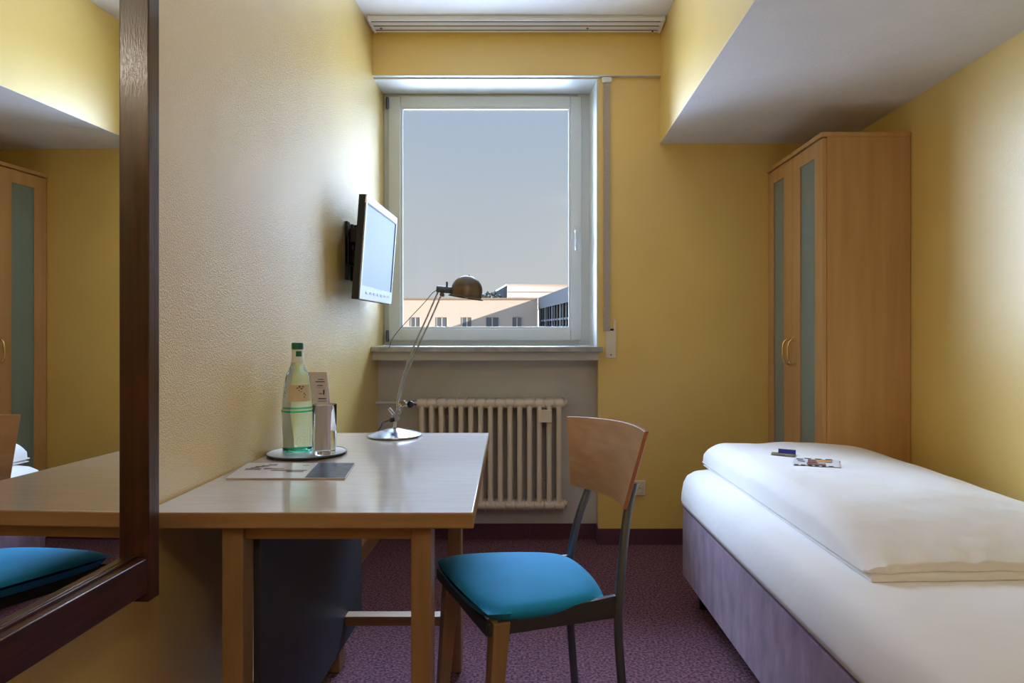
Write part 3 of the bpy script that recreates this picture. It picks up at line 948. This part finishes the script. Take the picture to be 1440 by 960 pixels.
# duvet, in bed coordinates
DX0, DX1, DY0, DY1 = 0.096, 0.868, -1.385, -0.012
DZ = 0.5665
du = thing('duvet', BO + Matrix.Rotation(BA, 3, 'Z') @ Vector((0.5, -0.7, DZ)), 'white duvet folded flat on top of the bed against the wall', 'duvet', BA)


def ease(t):
    t = max(0.0, min(1.0, t))
    return math.sqrt(max(0.0, 1 - (1 - t) ** 2.2))


def duvet_h(x, y):
    a = ease((x - DX0) / 0.085)
    b = ease((DX1 - x) / 0.48)
    tc_ = max(0.0, min(1.0, (y - DY0) / 0.42))
    c = 1 - (1 - tc_) ** 1.9
    d = ease((DY1 - y) / 0.07)
    h = 0.088 * a * (0.02 + 0.98 * b) * (0.09 + 0.91 * c) * d
    nf = max(0.0, 1 - (y - DY0) / 0.30)
    wr = noise.noise(Vector((x * 5, y * 4, 0.3))) * 0.006 + noise.noise(Vector((x * 13, y * 9, 2.3))) * 0.0025 + noise.noise(Vector((x * 22 + y * 6, y * 7, 5.1))) * 0.007 * nf
    return h + wr * a * d * (0.4 + 0.6 * c)


def wav(t, s):
    return noise.noise(Vector((t * 9, s, 0))) * 0.012 + noise.noise(Vector((t * 30, s + 5, 0))) * 0.007


def duv_top(u, v):
    uu = u + 0.0
    x = DX0 + (DX1 - DX0) * uu
    y = DY0 + (DY1 - DY0) * v
    h = duvet_h(x, y)
    edge_n = max(0.0, 1 - v / 0.05)
    ins = wav(x, 1.0) * edge_n + 0.010 * edge_n
    x2 = x - 0.012 * max(0.0, math.sin(min(1, max(0.0, (h) / 0.093)) * PI)) * max(0.0, 1 - (x - DX0) / 0.12)
    return Vector((x2, y + ins, DZ + 0.018 + h + 0.010 * edge_n * (0.3 + noise.noise(Vector((x * 24, 0, 9))))))


def rc(u, v, r=0.05):       # pull the corners in a little
    return u, v


m_ = MB()
m_.grid(duv_top, 70, 110)
tz = lambda u, v: Vector((DX0 + (DX1 - DX0) * u, DY0 + (DY1 - DY0) * v + (wav(DX0 + (DX1 - DX0) * u, 1.0) + 0.010) * max(0.0, 1 - v / 0.05), DZ + 0.0135))
m_.grid(tz, 70, 110, True)
# rounded lower fold between top sheet and underside
m_.bm.verts.ensure_lookup_table()
V = list(m_.bm.verts)
W_ = 111
n1 = 71 * W_
loop = [(i, 0) for i in range(70)] + [(70, j_) for j_ in range(110)] + [(i, 110) for i in range(70, 0, -1)] + [(0, j_) for j_ in range(110, 0, -1)]
for a_, b_ in zip(loop, loop[1:] + loop[:1]):
    ia, ib = a_[0] * W_ + a_[1], b_[0] * W_ + b_[1]
    m_.bm.faces.new((V[ia], V[ib], V[n1 + ib], V[n1 + ia]))
for v_ in m_.bm.verts:
    v_.co -= Vector((0.5, -0.7, DZ))
m_.build('upper_layer', 'duvet', du, angle=75)
m_ = MB()


def low_top(u, v):
    x = DX0 + 0.006 + (DX1 - DX0 - 0.004) * u
    y = DY0 - 0.010 + (DY1 - DY0 + 0.012) * v
    e_ = min(1.0, min(u, 1 - u) * 60, min(v, 1 - v) * 110)
    return Vector((x - 0.5, y + 0.7 + wav(x, 7.0) * 0.4 * max(0, 1 - v / 0.05), 0.0035 + 0.009 * math.sqrt(e_)))


m_.grid(low_top, 70, 110)
m_.grid(lambda u, v: Vector((DX0 + 0.006 + (DX1 - DX0 - 0.004) * u - 0.5, DY0 - 0.010 + (DY1 - DY0 + 0.012) * v + 0.7 + wav(DX0 + 0.006 + (DX1 - DX0 - 0.004) * u, 7.0) * 0.4 * max(0, 1 - v / 0.05), 0.0)), 70, 110, True)
m_.bm.verts.ensure_lookup_table()
V = list(m_.bm.verts)
for a_, b_ in zip(loop, loop[1:] + loop[:1]):
    ia, ib = a_[0] * W_ + a_[1], b_[0] * W_ + b_[1]
    m_.bm.faces.new((V[ia], V[ib], V[n1 + ib], V[n1 + ia]))
m_.build('lower_layer', 'duvet', du, angle=75)

# leaflets on the duvet
binv = Matrix.Rotation(-BA, 3, 'Z')


def on_duvet(X, Y, lift):
    q = binv @ (Vector((X, Y, 0)) - BO)
    return Vector((X, Y, DZ + 0.018 + duvet_h(q.x, q.y) + lift))


def sheet(mb, cx, cy, ang, u0, u1, v0, v1, lift, th=0.0008, n=6):
    ca, sa = math.cos(ang), math.sin(ang)

    def f(u, v, l):
        a, b = u0 + (u1 - u0) * u, v0 + (v1 - v0) * v
        return on_duvet(cx + a * ca - b * sa, cy + a * sa + b * ca, l)
    b0 = len(mb.bm.verts)
    mb.grid(lambda u, v: f(u, v, lift + th), n, n)
    mb.grid(lambda u, v: f(u, v, lift), n, n, True)
    return mb


lx, ly, la = 0.978, 2.49, math.radians(-22)
lf = thing('leaflet', on_duvet(lx, ly, 0), 'white leaflet printed with orange and red brown pictures on the duvet', 'leaflet')
sheet(MB(), lx, ly, la, -0.075, 0.075, -0.085, 0.085, 0.0015).build('leaflet_sheet', 'leaf_white', lf, True)
m_ = MB()
sheet(m_, lx, ly, la, 0.0, 0.05, 0.0, 0.06, 0.0030, n=2)
m_.build('orange_picture', 'orange', lf, True)
m_ = MB()
sheet(m_, lx, ly, la, -0.03, 0.03, -0.065, -0.025, 0.0030, n=2)
sheet(m_, lx, ly, la, -0.028, 0.002, -0.015, 0.05, 0.0030, n=2)
m_.build('brown_picture', 'redbrown', lf, True)
for i in range(6):
    m_ = MB()
    sheet(m_, lx, ly, la, -0.070 + i * 0.022, -0.056 + i * 0.022, -0.083, -0.074, 0.0030, n=1)
    m_.build('caption_mark', 'ink', lf, True)
for a_, b_ in ((-0.066, 0.03), (-0.06, -0.01), (-0.04, 0.06), (-0.005, 0.068), (0.03, 0.070)):
    m_ = MB()
    sheet(m_, lx, ly, la, a_, a_ + 0.022, b_, b_ + 0.014, 0.0030, n=1)
    m_.build('dark_picture', 'ink', lf, True)
kx, ky = 0.925, 2.66
kc = thing('key_card', on_duvet(kx, ky, 0), 'small dark card with a raised blue flap on the duvet beside the leaflet', 'card')
sheet(MB(), kx, ky, la, -0.045, 0.040, -0.045, 0.030, 0.0015, 0.0012).build('card_face', 'olive', kc, True)
m_ = MB()
for v0_, up in ((0.0, 0),):
    ca, sa = math.cos(la), math.sin(la)
    ps = []
    for (a_, b_, zz) in ((-0.022, 0.012, 0.003), (0.040, 0.012, 0.003), (0.040, 0.030, 0.017), (-0.022, 0.030, 0.017)):
        ps.append(on_duvet(kx + a_ * ca - b_ * sa, ky + a_ * sa + b_ * ca, zz))
    m_.hexa([p_ + Vector((0, 0, -0.0008)) for p_ in ps] + ps)
m_.build('blue_flap', 'blue', kc, True)

# ------------------------------------------------------------------ wardrobe
WX0, WX1, WY0, WY1 = 1.226, 1.604, 3.052, 3.773
wd = thing('wardrobe', ((WX0 + WX1) / 2, (WY0 + WY1) / 2, 0), 'tall beech wardrobe with frosted glass door strips beside the bed', 'wardrobe')
WT = 1.985
B(WX0 + 0.020, WX1, WY0, WY1, 0.0, WT - 0.018).build('carcass', 'wardrobe', wd, True, bevel=0.0015)
B(WX0 - 0.006, WX1, WY0 - 0.004, WY1, WT - 0.018, WT + 0.002).build('top_board', 'wardrobe', wd, True, bevel=0.003)
ymid = 3.408
for ya, yb, gya, gyb, hy in ((WY0 + 0.002, ymid - 0.0015, 3.138, 3.315, ymid - 0.035), (ymid + 0.0015, WY1 - 0.004, 3.530, 3.685, ymid + 0.035)):
    m_ = MB()
    za, zb, zga, zgb = 0.07, WT - 0.024, 0.20, 1.895
    m_.box(WX0, WX0 + 0.019, ya, gya, za, zb)
    m_.box(WX0, WX0 + 0.019, gyb, yb, za, zb)
    m_.box(WX0, WX0 + 0.019, gya, gyb, za, zga)
    m_.box(WX0, WX0 + 0.019, gya, gyb, zgb, zb)
    d_ = m_.build('door', 'wardrobe', wd, True, bevel=0.0015)
    g_ = B(WX0 + 0.006, WX0 + 0.012, gya - 0.003, gyb + 0.003, zga - 0.003, zgb + 0.003).build('frosted_glass', 'frosted', wd, True)
    g_.parent = d_
    h_ = MB()
    hz0, hz1 = 0.972, 1.092
    h_.tube([(WX0 + 0.001, hy, hz0), (WX0 - 0.020, hy, hz0 + 0.001), (WX0 - 0.034, hy, hz0 + 0.020), (WX0 - 0.036, hy, (hz0 + hz1) / 2), (WX0 - 0.034, hy, hz1 - 0.020), (WX0 - 0.020, hy, hz1 - 0.001), (WX0 + 0.001, hy, hz1)], 0.0052, smooth=2)
    for zz in (hz0, hz1):
        h_.cyl((WX0 + 0.0, hy, zz), (WX0 - 0.006, hy, zz), 0.009)
    hh = h_.build('handle', 'brass', wd, True)
    hh.parent = d_
B(WX0 + 0.022, WX0 + 0.030, WY0 + 0.002, WY1 - 0.002, 0.0, 0.07).build('plinth', 'wardrobe', wd, True)

# ------------------------------------------------------------------ unseen fill lamp, added behind the viewer to brighten the room
cl = thing('fill_lamp', (0.50, -0.60, H), 'round opal glass fill lamp added behind the viewer', 'lamp')
MB().lathe([(0, -0.001), (0.10, -0.001), (0.10, -0.03), (0.095, -0.035), (0, -0.035)], (0.50, -0.60, H), 40).build('fill_lamp_plate', 'white_paint', cl, True)
MB().lathe([(0.092, -0.036), (0.09, -0.06), (0.075, -0.085), (0.045, -0.10), (0, -0.105), (0, -0.10), (0.04, -0.095), (0.07, -0.08), (0.085, -0.058), (0.087, -0.036)], (0.50, -0.60, H), 40).build('lamp_shade', 'fill_lamp_glow', cl, True)  # glowing shade of the added, unseen fill lamp

# ------------------------------------------------------------------ outside
ZG = -9.0
fb = thing('office_wing', (0, 45, ZG), 'long low peach building with small windows seen through the pane', 'building')
FX0, FX1, FZ = -14.0, 0.03, at(0, 421, 45).z
B(FX0, FX1, 45, 52, ZG, FZ).build('wall', 'facade', fb, True)
B(FX0 - 0.1, FX1, 44.9, 52.1, FZ, FZ + 0.10).build('roof_edge', 'roof_edge', fb, True)
for (pa, pb) in ((577.7, 591), (614, 629), (649.8, 663.5), (683, 701.7), (720, 734)):
    xa, xb = (pa - 755) * 0.045, (pb - 755) * 0.045
    za, zb = at(0, 468, 45).z, at(0, 445.5, 45).z
    fr = frame(xa, xb, za, zb, 0.03, 0.03, 0.03, 0.03, 44.93, 45.02)
    fr.box((xa + xb) / 2 - 0.035, (xa + xb) / 2 + 0.035, 44.93, 45.02, za, zb)
    wf = fr.build('window', 'ext_frame', fb, True)
    pn_ = B(xa + 0.02, xb - 0.02, 44.97, 45.01, za + 0.02, zb - 0.02).build('pane', 'ext_glass', fb, True)
    pn_.parent = wf

# glazed wing at right, running towards us
gw = thing('glazed_wing', (1, 38, ZG), 'grey flat roofed wing with tall glazing at the right of the window view', 'building')
pA, pB_ = Vector((0.10, 45.0)), Vector((1.75, 30.5))
dv = (pB_ - pA)
nrm = Vector((-dv.y, dv.x)).normalized()
if nrm.x < 0:
    nrm = -nrm


def wing(mb, t0, t1, z0, z1, d0, d1):
    a, b = pA + dv * t0, pA + dv * t1
    p0, p1, p2, p3 = a + nrm * d0, b + nrm * d0, b + nrm * d1, a + nrm * d1
    mb.hexa([(q.x, q.y, z0) for q in (p0, p1, p2, p3)] + [(q.x, q.y, z1) for q in (p0, p1, p2, p3)])
    return mb


wing(MB(), 0.0, 1, ZG, FZ - 0.02, 0.12, 5.0).build('wing_core', 'ext_glass2', gw, True)
wing(MB(), 0.0, 1.01, 2.42, FZ + 0.10, 0.0, 5.2).build('fascia', 'grey_fascia', gw, True)
for i in range(15):
    t_ = 0.0 + i * 0.07
    wing(MB(), t_, t_ + 0.006, ZG, 2.42, 0.02, 0.14).build('mullion', 'grey_fascia' if i % 3 else 'ext_glass', gw, True)
wing(MB(), 0, 1, 1.62, 1.72, 0.04, 0.14).build('transom', 'grey_fascia', gw, True)

hbk = thing('hall_building', (0, 64, ZG), 'taller beige hall rising behind the low peach building', 'building')
k0, k1, k2 = Vector((-2.52, 60)), Vector((-4.0, 69.7)), Vector((9.0, 61.5))
k3 = k1 + (k2 - k0)
HZ = at(0, 401.5, 60).z
m_ = MB().hexa([(q.x, q.y, ZG) for q in (k0, k2, k3, k1)] + [(q.x, q.y, HZ) for q in (k0, k2, k3, k1)])
m_.build('wall', 'facade_far', hbk, True)
ns = Vector((-(k1 - k0).y, (k1 - k0).x)).normalized() * 0.04  # thin dark sheet that paints the hall's shaded side
MB().hexa([(q.x, q.y, ZG) for q in (k0 + ns, k0, k1, k1 + ns)] + [(q.x, q.y, HZ - 0.001) for q in (k0 + ns, k0, k1, k1 + ns)]).build('shaded_side', 'side_shade', hbk, True)
c0 = (k0 + k3) / 2


def grow(q, s=1.012):
    return c0 + (q - c0) * s


MB().hexa([(grow(q).x, grow(q).y, HZ) for q in (k0, k2, k3, k1)] + [(grow(q).x, grow(q).y, HZ + 0.12) for q in (k0, k2, k3, k1)]).build('roof_edge', 'roof_edge', hbk, True)
dd = (k2 - k0).normalized()
for i in range(4):
    z_ = HZ - 0.55 - i * 0.5
    MB().hexa([((k0 + dd * a_).x, (k0 + dd * a_).y - off, zz) for zz in (z_, z_ + 0.03) for a_, off in ((0.05, 0.03), (11, 0.03), (11, -0.01), (0.05, -0.01))]).build('cladding_joint', 'grey_fascia', hbk, True)


def tree(px, py, Y, w, label, n=70, seed=1):
    rnd = random.Random(seed)
    p_ = at(px, py, Y)
    t_ = thing('tree', (p_.x, Y, ZG), label, 'tree', group=None)
    MB().tube([(p_.x, Y, ZG), (p_.x + 0.2, Y, ZG + 5), (p_.x, Y, p_.z - 0.3)], [0.3, 0.2, 0.06], seg=8).build('trunk', 'bark', t_, True)
    m = MB()
    for i in range(n):
        a, b = rnd.uniform(0, 2 * PI), rnd.uniform(-1, 1)
        rr = rnd.uniform(0.3, 1)
        c = Vector((p_.x + w * rr * math.cos(a), Y + w * rr * math.sin(a), p_.z - 1.2 + 1.2 * b * math.sqrt(1 - (rr * 0.9) ** 2 * 0.8)))
        s_ = rnd.uniform(0.15, 0.4) * w * 0.6
        g_ = bmesh.ops.create_icosphere(m.bm, subdivisions=1, radius=s_)
        for v_ in g_['verts']:
            v_.co = v_.co * (1 + rnd.uniform(-0.35, 0.35)) + c
    m.build('crown', 'leaves', t_, True, angle=10)


tree(689, 409, 62, 0.95, 'dark tree crown between the lamp shade and the taller beige hall', seed=3)
tree(576, 418, 62, 0.9, 'dark tree top showing just over the roof at the window corner by the television', seed=5)

# ------------------------------------------------------------------ light
wld = bpy.data.worlds.new('sky')
scn.world = wld
wld.use_nodes = True
nt = wld.node_tree
nt.nodes.clear()
out = nt.nodes.new('ShaderNodeOutputWorld')
bg = nt.nodes.new('ShaderNodeBackground')
tc = nt.nodes.new('ShaderNodeTexCoord')
sx = nt.nodes.new('ShaderNodeSeparateXYZ')
nt.links.new(tc.outputs['Generated'], sx.inputs[0])
rm = nt.nodes.new('ShaderNodeValToRGB')
rm.color_ramp.elements[0].position = 0.0
rm.color_ramp.elements[0].color = (0.475, 0.485, 0.485, 1)
rm.color_ramp.elements[1].position = 1.0
rm.color_ramp.elements[1].color = (0.342, 0.456, 0.652, 1)
el = rm.color_ramp.elements.new(0.29)
el.color = (0.335, 0.410, 0.515, 1)
el = rm.color_ramp.elements.new(0.14)
el.color = (0.405, 0.448, 0.488, 1)
nt.links.new(sx.outputs['Z'], rm.inputs[0])


def maprange(a, b, c, d):
    n = nt.nodes.new('ShaderNodeMapRange')
    n.interpolation_type = 'SMOOTHSTEP'
    n.inputs['From Min'].default_value = a
    n.inputs['From Max'].default_value = b
    n.inputs['To Min'].default_value = c
    n.inputs['To Max'].default_value = d
    nt.links.new(sx.outputs['Z'], n.inputs['Value'])
    return n


UP, DN, LS, RS = 40.0, 25.0, 46.0, 5.5  # sky boosts above, below, left and right, added to light the room
up = maprange(0.31, 0.62, 0.0, UP)
fy = maprange(-0.15, 0.35, 0.0, 1.0)          # keeps the added sky boost on the side beyond the window
nt.links.new(sx.outputs['Y'], fy.inputs['Value'])
mu = nt.nodes.new('ShaderNodeMath')
mu.operation = 'MULTIPLY_ADD'
nt.links.new(up.outputs[0], mu.inputs[0])
nt.links.new(fy.outputs[0], mu.inputs[1])
mu.inputs[2].default_value = 0.0
m1 = nt.nodes.new('ShaderNodeVectorMath')
m1.operation = 'ADD'
nt.links.new(rm.outputs[0], m1.inputs[0])
dv_ = nt.nodes.new('ShaderNodeMath')            # added sky brightness to both sides of the view, lighting the room
dv_.operation = 'DIVIDE'
ym = nt.nodes.new('ShaderNodeMath')
ym.operation = 'MAXIMUM'
nt.links.new(sx.outputs['Y'], ym.inputs[0])
ym.inputs[1].default_value = 0.05
nt.links.new(sx.outputs['X'], dv_.inputs[0])
nt.links.new(ym.outputs[0], dv_.inputs[1])
acc = mu
fy2 = maprange(0.12, 0.40, 0.0, 1.0)
nt.links.new(sx.outputs['Y'], fy2.inputs['Value'])
fz = maprange(-0.12, 0.04, 0.0, 1.0)
for a_, b_, k_ in ((-0.31, -0.75, LS), (0.15, 0.42, RS)):
    q_ = maprange(a_, b_, 0.0, k_)
    nt.links.new(dv_.outputs[0], q_.inputs['Value'])
    w1 = nt.nodes.new('ShaderNodeMath')
    w1.operation = 'MULTIPLY'
    nt.links.new(q_.outputs[0], w1.inputs[0])
    nt.links.new(fy2.outputs[0], w1.inputs[1])
    w2 = nt.nodes.new('ShaderNodeMath')
    w2.operation = 'MULTIPLY_ADD'
    nt.links.new(w1.outputs[0], w2.inputs[0])
    nt.links.new(fz.outputs[0], w2.inputs[1])
    nt.links.new(acc.outputs[0], w2.inputs[2])
    acc = w2
m3 = nt.nodes.new('ShaderNodeVectorMath')
m3.operation = 'SCALE'
m3.inputs[0].default_value = (0.40, 0.53, 0.75)
nt.links.new(acc.outputs[0], m3.inputs['Scale'])
nt.links.new(m3.outputs[0], m1.inputs[1])
dn = maprange(-0.03, -0.22, 0.0, DN)
md_ = nt.nodes.new('ShaderNodeMath')
md_.operation = 'MULTIPLY'
nt.links.new(dn.outputs[0], md_.inputs[0])
nt.links.new(fy.outputs[0], md_.inputs[1])
m2 = nt.nodes.new('ShaderNodeVectorMath')
m2.operation = 'SCALE'
m2.inputs[0].default_value = (0.41, 0.52, 0.72)
nt.links.new(md_.outputs[0], m2.inputs['Scale'])
ad = nt.nodes.new('ShaderNodeVectorMath')
ad.operation = 'ADD'
nt.links.new(m1.outputs[0], ad.inputs[0])
nt.links.new(m2.outputs[0], ad.inputs[1])
nt.links.new(ad.outputs[0], bg.inputs[0])
bg.inputs[1].default_value = 1.0
nt.links.new(bg.outputs[0], out.inputs[0])

sl = bpy.data.lights.new('sun', 'SUN')
sl.energy = 5.0
sl.color = (1.0, 0.86, 0.70)
sl.angle = math.radians(0.6)
so_ = bpy.data.objects.new('sun', sl)
COL.objects.link(so_)
so_.rotation_euler = Vector((-1.0, 0.75, -0.304)).to_track_quat('-Z', 'Y').to_euler()

pt = bpy.data.lights.new('window_portal', 'AREA')
pt.shape = 'RECTANGLE'
pt.size = GX1 - GX0
pt.size_y = GZ1 - GZ0
pt.cycles.is_portal = True
po = bpy.data.objects.new('window_portal', pt)
COL.objects.link(po)
po.location = ((GX0 + GX1) / 2, 4.06, (GZ0 + GZ1) / 2)
po.rotation_euler = Vector((0, -1, 0)).to_track_quat('-Z', 'Z').to_euler()

ll = bpy.data.lights.new('fill_lamp_light', 'POINT')  # fill light of the added, unseen lamp
ll.energy = 15
ll.color = (1.0, 0.94, 0.86)
ll.shadow_soft_size = 0.10
lo = bpy.data.objects.new('fill_lamp_light', ll)
COL.objects.link(lo)
lo.location = (0.50, -0.60, H - 0.28)

# ------------------------------------------------------------------ camera
cam = bpy.data.cameras.new('camera')
cam.sensor_width = 36.0
cam.sensor_fit = 'HORIZONTAL'
cam.lens = 25.0
cam.shift_x = (720 - 755) / 1440.0
cam.shift_y = -(480 - 463) / 1440.0
cam.clip_start = 0.02
co = bpy.data.objects.new('camera', cam)
COL.objects.link(co)
co.location = (0, 0, CZ)
co.rotation_euler = (PI / 2, 0, 0)
scn.camera = co

scn.view_settings.view_transform = 'Standard'
scn.view_settings.look = 'None'
scn.view_settings.gamma = 1.0
scn.view_settings.use_curve_mapping = False
scn.view_settings.exposure = 0.3
scn.cycles.use_denoising = True
scn.cycles.max_bounces = 14
scn.cycles.diffuse_bounces = 8
scn.cycles.transmission_bounces = 12
scn.cycles.transparent_max_bounces = 12
scn.cycles.sample_clamp_indirect = 8.0
scn.cycles.caustics_refractive = True
